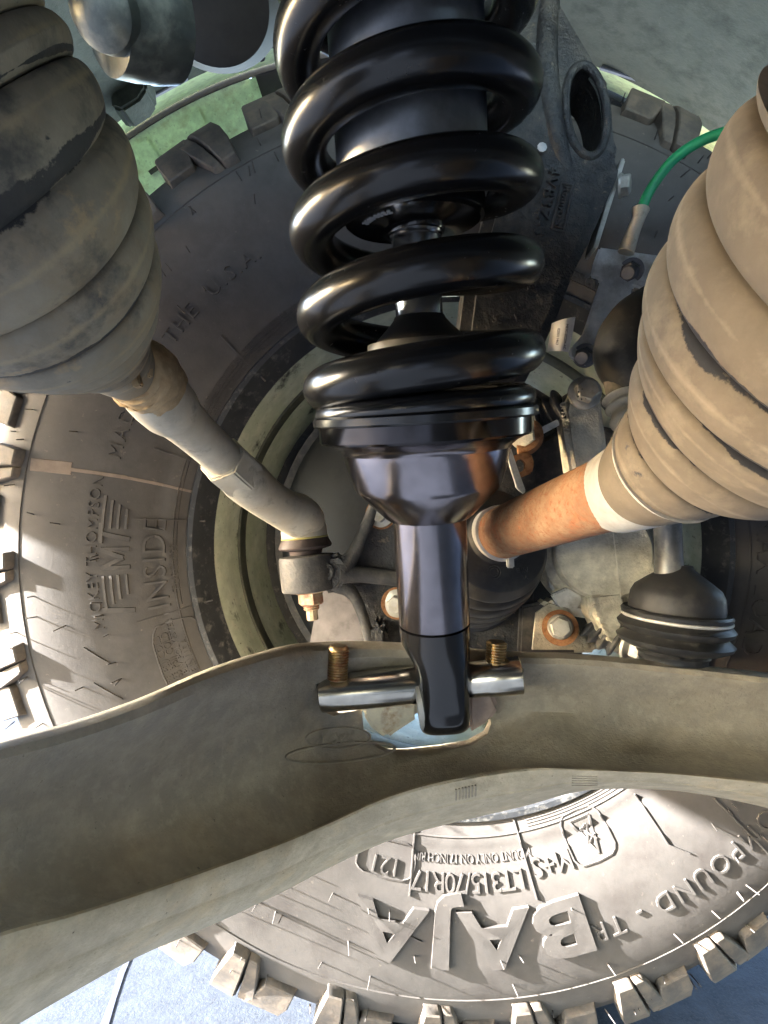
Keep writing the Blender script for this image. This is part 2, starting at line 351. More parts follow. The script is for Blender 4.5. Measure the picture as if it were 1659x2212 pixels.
warn = ['SERIOUS INJURY MAY RESULT FROM TIRE FAILURE DUE TO UNDER-INFLATION/OVERLOADING/MISAPPLICATION',
        'FOLLOW OWNERS MANUAL OR TIRE PLACARD IN VEHICLE - EXPLOSION OF TIRE/RIM ASSEMBLY DUE TO IMPROPER',
        'MOUNTING - ONLY SPECIALLY TRAINED PERSONS SHOULD MOUNT TIRES - NEVER EXCEED 40 PSI TO SEAT BEADS']
for k, s in enumerate(warn): lettering(s, 632-12*k, 134, 10.5, .0006, .93-.012*k)
box_lines = ['240 kPa (35 PSI) COLD', '450 kPa (65 PSI) COLD', '2 STEEL + 3 PLY POLYESTER', 'MADE IN U.S.A.']
for k, s in enumerate(box_lines): lettering(s, 690-19*k, 203.5, 15, .0007, .95)
for s, vf in L: obj('lettering', vf, M['tyre'], tyre, ang=20)
bj = ring_text('BAJA', 830, 271.0,   .058, .0034, 1.12, sxy=(1.42, .98), off=.03); obj('lettering', bj, M['tyre'], tyre, ang=20)
# winged emblem beside the maker's name
def strip(r0, a0, r1, a1, wv, hh=.0012):                # a raised rib on the sidewall between two polar points
    n = 12; rings = []
    for i in range(n+1):
        t = i/n; r = r0+(r1-r0)*t; a = a0+(a1-a0)*t
        dr, da = r1-r0, (a1-a0)*r; l = math.hypot(dr, da) or 1
        nr, na = -da/l*wv/2, dr/l*wv/2/r
        rings.append([W(r-nr, a-na, hside(r-nr)-.001), W(r-nr*.8, a-na*.8, hside(r)+hh), W(r+nr*.8, a+na*.8, hside(r)+hh), W(r+nr, a+na, hside(r+nr)-.001)])
    return loft(rings)
k5 = .505/FN
em = []
for i in range(4):
    r = (782-15*i)*k5
    em.append(strip(r, R(172.0+.6*i), r, R(177.2), .0028)); em.append(strip(r, R(184.8), r, R(190-.6*i), .0028))
for (ra, aa, rb, ab) in ((785, 183.6, 728, 183.6), (785, 183.6, 740, 182), (740, 182, 785, 180.6), (785, 180.6, 728, 180.6), (785, 179.6, 785, 176.4), (785, 178, 728, 178.9), (728, 191, 790, 190)):
    em.append(strip(ra*k5, R(aa), rb*k5, R(ab), .0042))
obj('emblem', join(*em), M['tyre'], tyre, ang=20)
# mountain and snowflake symbol in a rounded frame, load box frame, outline of the pressure box
def ring_loop(pts, wv=.0016): return join(*[strip(pts[i][0]*k5, R(pts[i][1]), pts[(i+1) % len(pts)][0]*k5, R(pts[(i+1) % len(pts)][1]), wv, .001) for i in range(len(pts))])
def rrect(rc, ac, hr, ha, n=5):
    o = []
    for q in range(4):
        for i in range(n):
            t = (q+i/(n-1))*math.pi/2; c, s = math.cos(t), math.sin(t)
            o.append((rc+hr*(.45*np.sign(round(c, 6))+.55*c if abs(c) > 1e-6 else 0)*1.0, ac+ha*(.45*np.sign(round(s, 6))+.55*s if abs(s) > 1e-6 else 0)))
    return o
obj('emblem', join(ring_loop(rrect(688, 293, 48, 4.0)), ring_loop([(655, 295), (722, 293.6), (655, 291)], .0022), ring_loop([(668, 293.6), (690, 294.4), (700, 293), (680, 292.2)], .0022),
    strip(670*k5, R(294), 700*k5, R(292.6), .002), strip(672*k5, R(292.4), 698*k5, R(294.4), .002)), M['tyre'], tyre, ang=20)
for q in (rrect(700, 256, 34, 5.2), rrect(664, 203.5, 50, 9.0)): obj('emblem_frame', ring_loop(q), M['tyre'], tyre, ang=20)
rb = []
for (x0, y0, x1, y1) in ((460, 715, 548, 802), (315, 965, 432, 1002), (275, 1120, 412, 1125), (285, 1345, 430, 1305), (180, 1395, 235, 1430), (202, 1470, 262, 1505), (1107, 1777, 1147, 1932), (1147, 1932, 1190, 1945), (890, 1800, 875, 1925), (1520, 1710, 1640, 1835), (1372, 1725, 1427, 1815), (1427, 1815, 1470, 1830), (850, 1990, 900, 2012)):
    pa = [math.hypot(x0-995, 1178-y0)*k5, math.atan2(1178-y0, x0-995), math.hypot(x1-995, 1178-y1)*k5, math.atan2(1178-y1, x1-995)]
    if abs(pa[1]-pa[3]) > 3: pa[3] += 2*math.pi*(1 if pa[1] > 0 else -1)
    obj('sidewall_ridge', strip(*pa, .0014, .0013), M['tyre'], tyre, ang=20)
def ringtorus(r, wv, hh, a0=0, a1=2*math.pi, n=160):
    return loft([[W(r-wv, a0+(a1-a0)*i/n, hside(r-wv)-.0005), W(r, a0+(a1-a0)*i/n, hside(r)+hh), W(r+wv, a0+(a1-a0)*i/n, hside(r+wv)-.0005)] for i in range(n+1)], False)
obj('mould_line', join(ringtorus(.3635, .0008, .0009), ringtorus(.2455, .0012, .001), *[ringtorus((640-5*q)*k5, .0006, .0009, R(283), R(318)) for q in range(4)], *[ringtorus((640+7*q)*k5, .0006, .0008, R(118), R(192)) for q in range(2)]), M['tyre'], tyre)
# rubber vent whiskers left by the mould
wh = []
for i in range(280):
    a = rng.uniform(0, 2*math.pi); r = rng.choice([.30, .33, .352, .372, .384, .395, .41]); h0 = hside(r)+(.006 if r > .39 else 0)
    p = W(r, a, h0-.001); ln = rng.uniform(.005, .013)
    q = W(r+rng.uniform(-.001, .004), a+rng.uniform(-.008, .008), h0+ln)
    wh.append(tube([p, (p+q)/2, q], [.0006, .0005, .0004], 5))
obj('vent_whiskers', join(*wh), M['tyre'], tyre, kind='stuff')
ms = []
for (x0, y0, x1, y1, wd) in ((62, 1003, 150, 1012, .012), (120, 1010, 262, 1030, .0035), (255, 1029, 330, 1044, .003), (325, 1043, 402, 1062, .0025)):
    pa = [math.hypot(x0-995, 1178-y0)*k5, math.atan2(1178-y0, x0-995), math.hypot(x1-995, 1178-y1)*k5, math.atan2(1178-y1, x1-995)]
    ms.append(strip(*pa, wd, .0005))
obj('mud_streak', join(*ms), mat('dried mud streak', (.20, .155, .125), .9, bump=(200, .4, .0008)), tyre, kind='stuff')
# rim
rimp = [(.2225, -.012), (.2290, .004), (.2345, .0085), (.2372, .0068), (.2368, .001), (.2315, -.012), (.2225, -.016)]
rim = obj('rim', revolve([(.2372, -.002), (.2376, .0055), (.2350, .0095), (.2310, .0085), (.2270, .003), (.2235, -.004), (.2180, -.012)], WM, 140, False, False), M['rimblack'], wheel)
obj('barrel', revolve([(.2182, -.0115), (.2145, -.022), (.2125, -.045), (.2100, -.06), (.2060, -.075), (.2040, -.095), (.2025, -.115), (.1995, -.130), (.1970, -.16)], WM, 140, False, False), M['rimgreen'], rim, ang=60)
obj('groove', revolve([(.2095, -.0585), (.2075, -.059), (.2050, -.072), (.2058, -.074)], WM, 120, False, False), M['rimdark'], rim)
obj('hub_face', revolve([(.168, -.148), (.172, -.157), (.16, -.165), (.07, -.15), (.01, -.15)], WM, 72, False, True), M['rimblack'], rim)
dw = []
for i in range(19):
    a = R(118+i*7); dw.append([WM @ Vector((r*math.cos(a), r*math.sin(a), h)) for r, h in ((.165, -.150), (.1985, -.138), (.1985, -.146), (.165, -.158))])
obj('disc_web', loft(dw), M['rimblack'], rim)
for q in range(4):
    a0 = (q-1.25)*math.pi/3; rg = []
    for r, wd, h in ((.160, .046, -.152), (.17, .042, -.146), (.185, .040, -.141), (.199, .046, -.136)):
        rg.append([WM @ Vector((r*math.cos(a0)-sg*wd*math.sin(a0), r*math.sin(a0)+sg*wd*math.cos(a0), h+hh)) for sg, hh in ((-1, 0), (1, 0), (.8, -.02), (-.8, -.02))])
    obj('spoke', finish(loft(rg), .003), M['rimblack'], rim)
for a, ln in ((276, 7.5), (281.5, 2.6)):
    v = loft([[W(.2235, R(a+ln*t/8), -.002), W(.2195, R(a+ln*t/8), .006), W(.2115, R(a+ln*t/8), .004), W(.2125, R(a+ln*t/8), -.008)] for t in range(9)])
    wt = obj('balance_weight', v, M['sheet'], rim)
    if ln > 5: obj('lettering', (lambda q: q)(([W(.2155+p.y, R(a+ln*.62)-p.x/.2155, .0052+p.z) for p in text_vf('MC', .008, .0003)[0]], text_vf('MC', .008, .0003)[1])), M['darkbolt'], rim)

# brake dust shield in front of the wheel disc
shield = thing('dust_shield', 'dark pressed brake dust shield inside the olive rim', 'dust shield', WC+Vector((0, .03, 0)))
SM = frame(WC+Vector((0, .075, 0)), WC+Vector((0, -.2, 0)))
obj('shield_plate', revolve([(.166, 0), (.168, .006), (.16, .012), (.10, .018), (.05, .019), (.0, .019)], SM, 72), M['shield'], shield)
obj('brake_disc', revolve([(.176, -.012), (.177, -.004), (.176, 0), (.14, .001)], SM, 72), M['castgrey'], shield)
obj('lower_panel', prism([(690, 1270), (735, 1272), (800, 1330), (832, 1420), (830, 1450), (700, 1450), (668, 1395)], .515, .525, .002), M['plate'], shield)

# ---------------------------------------------------------------- coil-over shock
A0 = P(914, 850, .36)
UP = (P(877, 100,   .36*.899)-A0).normalized()
def axis_frame():
    z = UP; x = Vector((1, 0, 0)); x = (x-z*x.dot(z)).normalized(); y = z.cross(x)
    return Matrix(((x.x, y.x, z.x, A0.x), (x.y, y.y, z.y, A0.y), (x.z, y.z, z.z, A0.z), (0, 0, 0, 1)))
SH = axis_frame()                               # local z up the shock, -y towards the lens
def tz(yD):                                     # axial station seen at picture height yD (on the axis)
    s = (1106-yD)/F; a, u = A0-Vector((0, 0, CZ)), UP
    return (s*a.y-a.z)/(u.z-s*u.y)
shock = thing('coilover_shock', 'new black coil-over shock with thick coil spring standing on the lower arm', 'shock absorber', SH @ Vector((0, 0, tz(1560))))
WR = .0119; CR_ = .0573
def coil_path():
    pts = []
    # axial heights of the front strand centres, bottom to top (front = phase 90)
    ys = [892, 878, 790, 580, 361, 127, -125, -400]
    zs = [tz(y) for y in ys]
    # front strand lies nearer the lens: true axial height of the wire at the front
    def zfront(yD):
        s = (1106-yD)/F
        a = SH @ Vector((0, -CR_, 0)); a = a-Vector((0, 0, CZ))
        return (s*a.y-a.z)/(UP.z-s*UP.y)
    zs = [zfront(y) for y in ys]
    zz = np.array(zs); ph = np.arange(len(zz))
    N = 560; out = []
    for i in range(N+1):
        t = .70+(len(zz)-1-.70)*i/N
        # smooth interpolation
        k = min(int(t), len(zz)-2); u = t-k
        p0 = zz[max(k-1, 0)] if k > 0 else zz[0]-.0005; p1 = zz[k]; p2 = zz[k+1]; p3 = zz[min(k+2, len(zz)-1)] if k+2 < len(zz) else 2*zz[k+1]-zz[k]
        z = .5*(2*p1+(p2-p0)*u+(2*p0-5*p1+4*p2-p3)*u*u+(3*p1-p0-3*p2+p3)*u**3)
        ang = math.pi/2-2*math.pi*t               # descending clockwise: right end high, left end low
        out.append(SH @ Vector((CR_*math.cos(ang), -CR_*math.sin(ang), z)))
    return out
CPN = 561
spring = obj('coil_spring', tube(coil_path(), [float(np.interp(.70+6.30*i/560, [0, 1.25, 1.6, 9], [.0066, .0066, WR, WR])) for i in range(CPN)], 28), M['spring'], shock, ang=60)
def srev(name, prof, m, n=64, ang=30, parent=shock): return obj(name, revolve(prof, SH, n), m, parent, ang=ang)
zb = tz(425)
srev('shock_body', [(.0300, zb-.004), (.0400, zb-.002), (.0408, zb+.0), (.0408, zb+.35)], M['body'], 72)
zh = tz(488); zg = tz(510)
srev('seal_head', [(.0120, zg+.0005), (.0160, zg+.001), (.0165, zg+.002), (.0165, zg+.005), (.0158, zg+.0055), (.0165, zg+.006), (.0168, zh-.001), (.0190, zh+.0), (.0360, zh+.0005), (.0382, zh+.002), (.0388, zh+.005), (.0388, zh+.014), (.030, zh+.016), (.030, zb)], M['blackgloss'], 64)
obj('lettering', ([SH @ Vector(((.0285+p.y)*math.cos(R(-140)-p.x/.0285), (.0285+p.y)*math.sin(R(-140)-p.x/.0285), zh+.0002-p.z)) for p in text_vf('25094036', .0056, .0006)[0]], text_vf('25094036', .0056, .0006)[1]), M['white'], shock)
srev('gland_nut', [(.0135, zg-.0005), (.0145, zg-.0012), (.0152, zg-.0004), (.0152, zg+.0015)], M['chrome'], 48)
srev('shaft', [(.0134, tz(760)), (.0134, zh+.01)], M['chrome'], 40)
zc = tz(730)
srev('bump_stop', [(.0275, zc-.014), (.0270, zc-.004), (.0245, zc), (.0215, zc+.003), (.0175, zc+.007), (.0150, zc+.010), (.0142, zc+.0118), (.0136, zc+.012)], M['rubber'], 56)
zk = tz(748)
srev('spacer_ring', [(.0225, zk-.01), (.0305, zk-.01), (.0310, zk-.003), (.0305, zk+.0018), (.0295, zk+.002)], M['rubber_dusty'], 56)
zf = tz(910)
srev('spring_seat', [(.0560, zf), (.0645, zf+.0002), (.0652, zf+.0012), (.0652, zf+.0048), (.0642, zf+.0058), (.055, zf+.006), (.05, zf+.006)], M['spring'], 80, 25)
srev('perch_cup', [(.0225, tz(1118)), (.0250, tz(1117)), (.0268, tz(1112)), (.0425, tz(1056)), (.0440, tz(1048)), (.0447, tz(1040)), (.0490, tz(985)), (.0495, tz(972)), (.0505, tz(966)), (.0535, tz(957)), (.0585, tz(948))], M['anod'], 80, 20)
srev('perch_rim', [(.0583, tz(948.5)), (.0618, tz(945)), (.0624, tz(941)), (.0624, zf)], mat('dark anodised rim', (.045, .042, .044), .16, 1), 80, 20)
zt = tz(1345)
srev('lower_tube', [(.0210, zt+.0004), (.0222, zt+.001), (.0224, tz(1118)), (.0205, tz(1115))], M['anod'], 56, 30)
# eyelet end: round neck that flattens into an upright eye around the cross pin
PINC = P(962, 1502, .402)
pinaxis = (P(1120, 1458, .394)-P(705, 1497, .406)).normalized()
rings = []
for k, (yD, rx, ry, ox) in enumerate(((1347, .0222, .0222, 0), (1364, .0222, .0222, 0), (1382, .0217, .0222, .0003), (1398, .0203, .0222, .0016), (1416, .0184, .0222, .0032), (1438, .0170, .0223, .0042), (1470, .0166, .0226, .0044), (1502, .0168, .0228, .0042), (1528, .0169, .0214, .0041), (1548, .0167, .0180, .0040), (1562, .0160, .0138, .0038), (1571, .0149, .0094, .0036), (1577, .0132, .0050, .0034), (1580, .0100, .0018, .0032))):
    z = tz(yD); rr = []
    e = 1-.30*min(max(k-1, 0), 4)/4
    for j in range(48):
        t = 2*math.pi*j/48; c, s = math.cos(t), math.sin(t)
        rr.append(SH @ Vector((rx*np.sign(c)*abs(c)**e+ox*.8, ry*np.sign(s)*abs(s)**e, z)))
    rings.append(rr)
bore = revolve([(.0168, -.06), (.0168, .06)], frame(PINC, PINC+pinaxis), 44)
obj('eyelet', finish(loft(rings), 0, cutters=[bore]), M['blackgloss'], shock, ang=44)
ex = SH.to_3x3() @ Vector((1, 0, 0))
obj('eye_bush', revolve([(.0158, -.0178), (.0170, -.0182), (.0205, -.0174), (.0205, -.010), (.0158, -.010)], frame(PINC, PINC+pinaxis), 40, False, False), M['steelbolt'], shock)
pa, pb = P(694, 1498, .405), P(1126, 1458, .393)
pm = frame(pa, pb, (0, -1, 0)); LP = (pb-pa).length
obj('cross_pin', join(revolve([(.0115, 0), (.0122, .0008), (.0122, LP*.52), (.0118, LP*.525)], pm, 44), revolve([(.0110, LP*.50), (.0110, LP*.74), (.0114, LP*.745), (.0114, LP*.83), (.0118, LP*.835), (.0118, LP*.995), (.0110, LP)], pm, 44)), M['pin'], shock)
for (x, y0, y1, d, r) in ((731, 1468, 1394, .392, .0066), (1072, 1432, 1385, .394, .0066)):
    a_, b_ = P(x-2, y0, d), P(x+1, y1, d)
    obj('stud', thread(a_, b_, r, .0017, 24, .0007), M['stud'], shock)

# ---------------------------------------------------------------- lower control arm
ST = [  # x, top edge, ridge, bottom, depth
 (-330, 1720, 2160, 2450, .165), (-160, 1650, 2085, 2330, .198), (0, 1600, 2015, 2236, .226), (150, 1560, 1975, 2148, .252), (300, 1508, 1928, 2066, .280), (450, 1444, 1876, 2002, .318), (600, 1398, 1822, 1932, .358), (700, 1386, 1780, 1880, .390),
 (830, 1386, 1722, 1820, .404), (960, 1396, 1684, 1782, .406), (1130, 1408, 1658, 1742, .404), (1265, 1413, 1660, 1708, .402), (1430, 1428, 1667, 1706, .400), (1560, 1442, 1678, 1724, .396), (1700, 1458, 1694, 1756, .394), (1860, 1480, 1720, 1800, .405)]
ROWS = [(0, .35, .029), (0, .10, .026), (0, .012, .020), (0, 0, .018), (0, .015, .008), (0, .05, .001), (0, .10, -.001), (0, .17, .004), (0, .27, .0130), (0, .40, .0195), (0, .52, .0215), (0, .63, .0185), (0, .73, .0115), (0, .82, .0015), (0, .89, -.0075), (0, .945, -.0150), (0, .98, -.0205), (0, 1.0, -.0240),
        (1, .04, -.0262), (1, .10, -.0270), (1, .32, -.0235), (1, .52, -.0175), (1, .55, -.0150), (1, .585, -.0140), (1, .61, -.0140), (1, .82, .001), (1, .95, .014), (1, 1.0, .024), (1, .95, .020), (1, .7, .024), (0, .92, .027), (0, .75, .030)]
NS = 150
AS = cr(ST, NS)
def arm_pt(s, row):
    x, yt, yr, yb, d = s; seg, f, o = row
    y = yt+f*(yr-yt) if seg == 0 else yr+f*(yb-yr)
    if seg == 0 and .01 < f < .3 and o < .019: o -= .015*min(max((640-x)/300, 0), 1)*(1 if f < .12 else .6 if f < .2 else .3)
    o -= .011*math.exp(-((x-1205)/75)**2-((y-1590)/48)**2)-.006*math.exp(-((x-1060)/90)**2-((y-1640)/40)**2)
    return P(x, y, d+o*(d/.40))
grid = [[arm_pt(s, r) for r in ROWS] for s in AS]
def arm_at(xD, yD, off=0.):                            # a point on the arm's visible skin
    i = int(np.argmin(abs(AS[:, 0]-xD))); i = min(max(i, 1), NS-2)
    j = i+1 if xD > AS[i, 0] else i-1
    t = (xD-AS[i, 0])/(AS[j, 0]-AS[i, 0]); s = AS[i]*(1-t)+AS[j]*t
    x, yt, yr, yb, d = s
    rows = ROWS[3:28]; ys = [yt+f*(yr-yt) if g == 0 else yr+f*(yb-yr) for g, f, o in rows]; os_ = [o for g, f, o in rows]
    return P(xD, yD, d+float(np.interp(yD, ys, os_))*(d/.4)-off)
def slot(pts, d0, d1):
    a = [P(x, y, .412) for x, y in pts]
    return loft([[p+Vector((0, d0-.412, 0)) for p in a], [p+Vector((0, d1-.412, -max(d1-.45, 0)*.35)) for p in a]])
hole = slot([(780, 1500), (784, 1545), (805, 1575), (835, 1592), (880, 1592), (960, 1584), (1020, 1574), (1058, 1552), (1068, 1530), (1060, 1500), (1010, 1480), (850, 1482)], .36, .62)
pocket = slot([(688, 1462), (694, 1530), (720, 1548), (800, 1538), (1000, 1520), (1130, 1496), (1128, 1440), (1010, 1440), (900, 1452), (760, 1456)], .36, .428)
arm = thing('lower_control_arm', 'dusty grey forged lower control arm crossing the picture below the shock', 'suspension arm', P(830, 1700, .41))
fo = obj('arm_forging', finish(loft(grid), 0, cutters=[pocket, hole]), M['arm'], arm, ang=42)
fo.data.materials.append(M['arm_lit_dust'])                # tan dust, with ground bounce light put into the paler colour
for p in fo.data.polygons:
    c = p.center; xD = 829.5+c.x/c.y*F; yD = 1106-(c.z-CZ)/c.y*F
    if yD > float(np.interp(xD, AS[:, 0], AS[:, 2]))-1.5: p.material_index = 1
obj('web', prism([(778, 1480), (782, 1545), (802, 1575), (836, 1600), (850, 1588), (905, 1552), (905, 1480)], .414, .424, .003), M['cream_lit'], arm, label='web seen through the opening, sun bounce painted in cream')
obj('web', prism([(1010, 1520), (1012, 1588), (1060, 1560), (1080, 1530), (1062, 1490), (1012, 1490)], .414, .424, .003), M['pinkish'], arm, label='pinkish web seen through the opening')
# raised forging marks
def arm_text(s, x, y, px, rot=0., ext=.0014):
    v, f = text_vf(s, px, .5); c, q = math.cos(R(rot)), math.sin(R(rot)); out = []
    for p in v:
        X = x+p.x*c-p.y*q*1; Y = y-(p.x*q+p.y*c); out.append(arm_at(X, Y, -.0006+(p.z+.5)*(ext+.0006)))
    return out, f
def arm_oval(x, y, a, b, rot=0, w_=.0008):
    pts = []
    for i in range(49):
        t = 2*math.pi*i/48; X = a*math.cos(t); Y = b*math.sin(t); c, q = math.cos(R(rot)), math.sin(R(rot))
        pts.append(arm_at(x+X*c+Y*q, y-X*q+Y*c, .0002))
    return tube(pts, w_, 6, False)
obj('forging_mark', join(arm_oval(730, 1594, 70, 22, 2), arm_text('Ford', 730, 1594, 40, 2), arm_oval(735, 1626, 118, 20, 5, .0009)), M['arm'], arm, ang=20)
obj('forging_mark', join(arm_text('FORGED', 1385, 1622, 22, -2), arm_text('2L 3A', 1378, 1604, 14, -2)), M['arm'], arm, ang=20)
for q in [tube([arm_at(985+i*7, 1705-i*1.5, .0003), arm_at(985+i*7, 1728-i*1.5, .0003)], .0006, 6) for i in range(7)]+[tube([arm_at(1235, 1676+i*5, .0002), arm_at(1290, 1677+i*5, .0002)], .0004, 6) for i in range(5)]: obj('forging_mark', q, M['arm'], arm)

# ---------------------------------------------------------------- bellows builder
def bellows(path, radii, n=56, m=140, wob=.0):
    q = cr([tuple(p) for p in path], m); ts = np.linspace(0, len(path)-1, m)
    rr = radii(ts/(len(path)-1)) if callable(radii) else cr([(r, 0) for r in radii], m)[:, 0]
    pth = [Vector(v) for v in q]; rings = []; x = None
    for i, p in enumerate(pth):
        t = (pth[min(i+2, m-1)]-pth[max(i-2, 0)]).normalized()
        if x is None: x = t.orthogonal().normalized()
        x = (x-t*x.dot(t)).normalized(); y = t.cross(x)
        rings.append([p+(x*math.cos(2*math.pi*j/n)+y*math.sin(2*math.pi*j/n))*(rr[i]*(1+wob*math.sin(3*2*math.pi*j/n+i*.05))) for j in range(n)])
    return loft(rings)
def convol(r0, r1, nr, depth, sharp=.6, pw=1.):
    def f(t):
        ph = t*nr; s = abs(np.sin(math.pi*ph))**sharp
        return r0+(r1-r0)*t**pw-depth*(1-s)*np.clip(t*6, 0, 1)
    return f

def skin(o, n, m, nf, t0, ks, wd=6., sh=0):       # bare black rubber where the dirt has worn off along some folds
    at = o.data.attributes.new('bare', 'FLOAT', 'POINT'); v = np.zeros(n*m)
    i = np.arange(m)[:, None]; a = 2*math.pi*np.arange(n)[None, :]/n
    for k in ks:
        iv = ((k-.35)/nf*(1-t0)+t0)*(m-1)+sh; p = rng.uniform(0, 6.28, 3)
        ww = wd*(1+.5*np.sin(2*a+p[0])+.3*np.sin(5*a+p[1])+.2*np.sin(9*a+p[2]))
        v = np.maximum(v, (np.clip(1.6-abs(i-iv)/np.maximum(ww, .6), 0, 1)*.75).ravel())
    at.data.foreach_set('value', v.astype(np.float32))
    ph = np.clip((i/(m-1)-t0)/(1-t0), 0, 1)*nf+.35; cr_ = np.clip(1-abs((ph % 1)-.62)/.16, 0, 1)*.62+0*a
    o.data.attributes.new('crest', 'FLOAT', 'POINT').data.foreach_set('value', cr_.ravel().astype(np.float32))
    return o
def foldr(rs, nf, depth, t0):
    def f(t):
        b = np.interp(t, np.linspace(0, 1, len(rs)), rs); ph = np.clip((t-t0)/(1-t0), 0, 1)*nf
        return b-depth*(1-abs(np.sin(math.pi*(ph+.35)))**.36)*np.clip((t-t0)*25, 0, 1)
    return f

# ---------------------------------------------------------------- steering rack boot and tie rod (left)
rb0 = P(300, 812, .285)
rack = thing('steering_boot', 'large ribbed rubber bellows caked in olive and tan dirt, upper left', 'bellows', P(150, 600, .2))
fb, fi = bellows([P(290, 812, .277), P(235, 765, .256), P(160, 690, .226), P(70, 590, .195), P(-50, 455, .172), P(-190, 310, .158), P(-350, 150, .146), P(-520, -20, .135)], foldr([.0125, .0170, .0290, .0405, .0470, .0500, .0510, .0520], 12.0, .0046, .09), 96, 480, wob=.004)
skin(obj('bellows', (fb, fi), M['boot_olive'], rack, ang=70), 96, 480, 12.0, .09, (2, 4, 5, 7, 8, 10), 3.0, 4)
ba, bb = P(300, 806, .280), P(330, 838, .296)
obj('clamp', join(revolve([(.0128, 0), (.0150, .0004), (.0150, .006), (.0128, .0065)], frame(P(288, 792, .272), P(330, 838, .296)), 40), box(P(292, 812, .255), .010, .004, .0035, frame(P(292, 812, .255), P(330, 800, .255)), .0006), box(P(318, 790, .262), .0035, .004, .010, None, .0006)), M['mud'], rack)
tie = thing('tie_rod', 'pale dusty steel tie rod with ball joint end at the left of the shock', 'tie rod', P(660, 1160, .46))
t0, t1, t2, t3 = P(296, 812, .280), P(392, 906, .325), P(500, 1004, .378), P(655, 1130, .452)
obj('inner_rod', stube([t0, P(330, 845, .295), P(365, 880, .312), t1, P(450, 960, .353), P(506, 1012, .381)], [.0125, .0150, .0152, .0128, .0118, .0118], 40, 28), M['tierod'], tie, ang=50)
mv_, mf_ = stube([P(280, 806, .268), P(300, 808, .276), P(325, 824, .286), P(348, 842, .294)], [.0135, .0162, .0158, .0140], 16, 26)
obj('mud_cake', ([v+Vector(rng.uniform(-.0007, .0007, 3)) for v in mv_], mf_), M['mud'], tie, ang=60)
hx = frame(P(478, 990, .368), P(540, 1046, .400), (0, -1, 0))
hr = lambda r_, z: [hx @ Vector((r_*math.cos(k*math.pi/3+.35), r_*math.sin(k*math.pi/3+.35), z)) for k in range(6)]
LH = (P(540, 1046, .400)-P(478, 990, .368)).length
obj('lock_collar', finish(loft([hr(.0148, 0), hr(.0158, .002), hr(.0158, LH*.6), hr(.0150, LH*.75)]), .001), M['tierod'], tie)
obj('rod_end', stube([P(500, 1010, .380), P(530, 1038, .394), P(570, 1072, .414), P(610, 1098, .433), P(640, 1112, .447), P(660, 1128, .455), P(664, 1146, .458)], [.0135, .0150, .0140, .0142, .0160, .0150, .0100], 40, 26), M['tierod'], tie, ang=50)
BJ = frame(P(668, 1262, .463), P(655, 1130, .463)); pxm = .463/FN
def bz(y): return (1262-y)*pxm
obj('joint_housing', revolve([(.0150, bz(1165)), (.0172, bz(1162)), (.0172, bz(1140)), (.0160, bz(1128)), (.010, bz(1118)), (0.001, bz(1116))], BJ, 36), M['tierod'], tie)
obj('joint_boot', revolve([(.0120, bz(1196)), (.0125, bz(1188)), (.0190, bz(1184)), (.0200, bz(1180)), (.0196, bz(1176)), (.0168, bz(1160))], BJ, 40), mat('brown rubber', (.035, .024, .022), .5, layers=(((.10, .07, .06), 60, .6, .1, .8, 0),)), tie)
obj('retaining_ring', revolve([(.0172, bz(1163)), (.0178, bz(1161)), (.0172, bz(1159))], BJ, 40), mat('yellow ring', (.5, .42, .14), .4), tie)
obj('sticker', [None, ([BJ @ Vector((.0176*math.cos(t), .0176*math.sin(t), z)) for z in (bz(1152), bz(1132)) for t in np.linspace(-1.9, -1.0, 9)], [(i, i+1, i+10, i+9) for i in range(8)])][1], M['paper'], tie)
obj('castle_nut', hexhead(BJ @ Vector((0, 0, bz(1274))), BJ @ Vector((0, 0, bz(1306))), .0098, .0122, .0022), M['rednut'], tie)
obj('joint_stud', join(thread(BJ @ Vector((0, 0, bz(1300))), BJ @ Vector((0, 0, bz(1318))), .0060, .0015), revolve([(.0044, bz(1318)), (.0044, bz(1338)), (.0038, bz(1340))], BJ, 10)), M['rednut'], tie)

# ---------------------------------------------------------------- steering knuckle
kn = thing('steering_knuckle', 'black cast iron steering knuckle with oval hole behind the coil spring', 'knuckle', P(1000, 1300, .5))
up_out = [(1030, -60), (1190, -60), (1240, 30), (1282, 100), (1312, 165), (1330, 225), (1336, 285), (1350, 330), (1342, 372), (1312, 440), (1276, 520), (1245, 582), (1210, 676), (1175, 752), (1130, 840), (1040, 850), (990, 760), (1010, 600), (1060, 420), (1070, 250), (1050, 100)]
hc = P(1268, 240, .44)
def ell(cxx, cyy, a, b, d0, d1, rot=0, n=40):
    o = []
    for i in range(n):
        t = 2*math.pi*i/n; X, Y = a*math.cos(t), b*math.sin(t); c, s = math.cos(R(rot)), math.sin(R(rot))
        o.append((cxx+X*c-Y*s, cyy+X*s+Y*c))
    return loft([[P(x, y, .44)+Vector((0, d0-.44, 0)) for x, y in o], [P(x, y, .44)+Vector((0, d1-.44, 0)) for x, y in o]])
obj('knuckle_arm', prism(up_out, .438, .490, .008, 4, cutters=[ell(1266, 240, 40, 94, .40, .56, -6)]), M['cast'], kn, ang=45)
def ell_tube(cxx, cyy, a, b, d, r, rot):
    pts = []
    for i in range(49):
        t = 2*math.pi*i/48; X, Y = a*math.cos(t), b*math.sin(t); c, s = math.cos(R(rot)), math.sin(R(rot))
        pts.append(P(cxx+X*c-Y*s, cyy+X*s+Y*c, d))
    return tube(pts, r, 10, False)
obj('hole_lip', ell_tube(1266, 240, 44, 99, .4385, .0032, -6), M['cast'], kn)
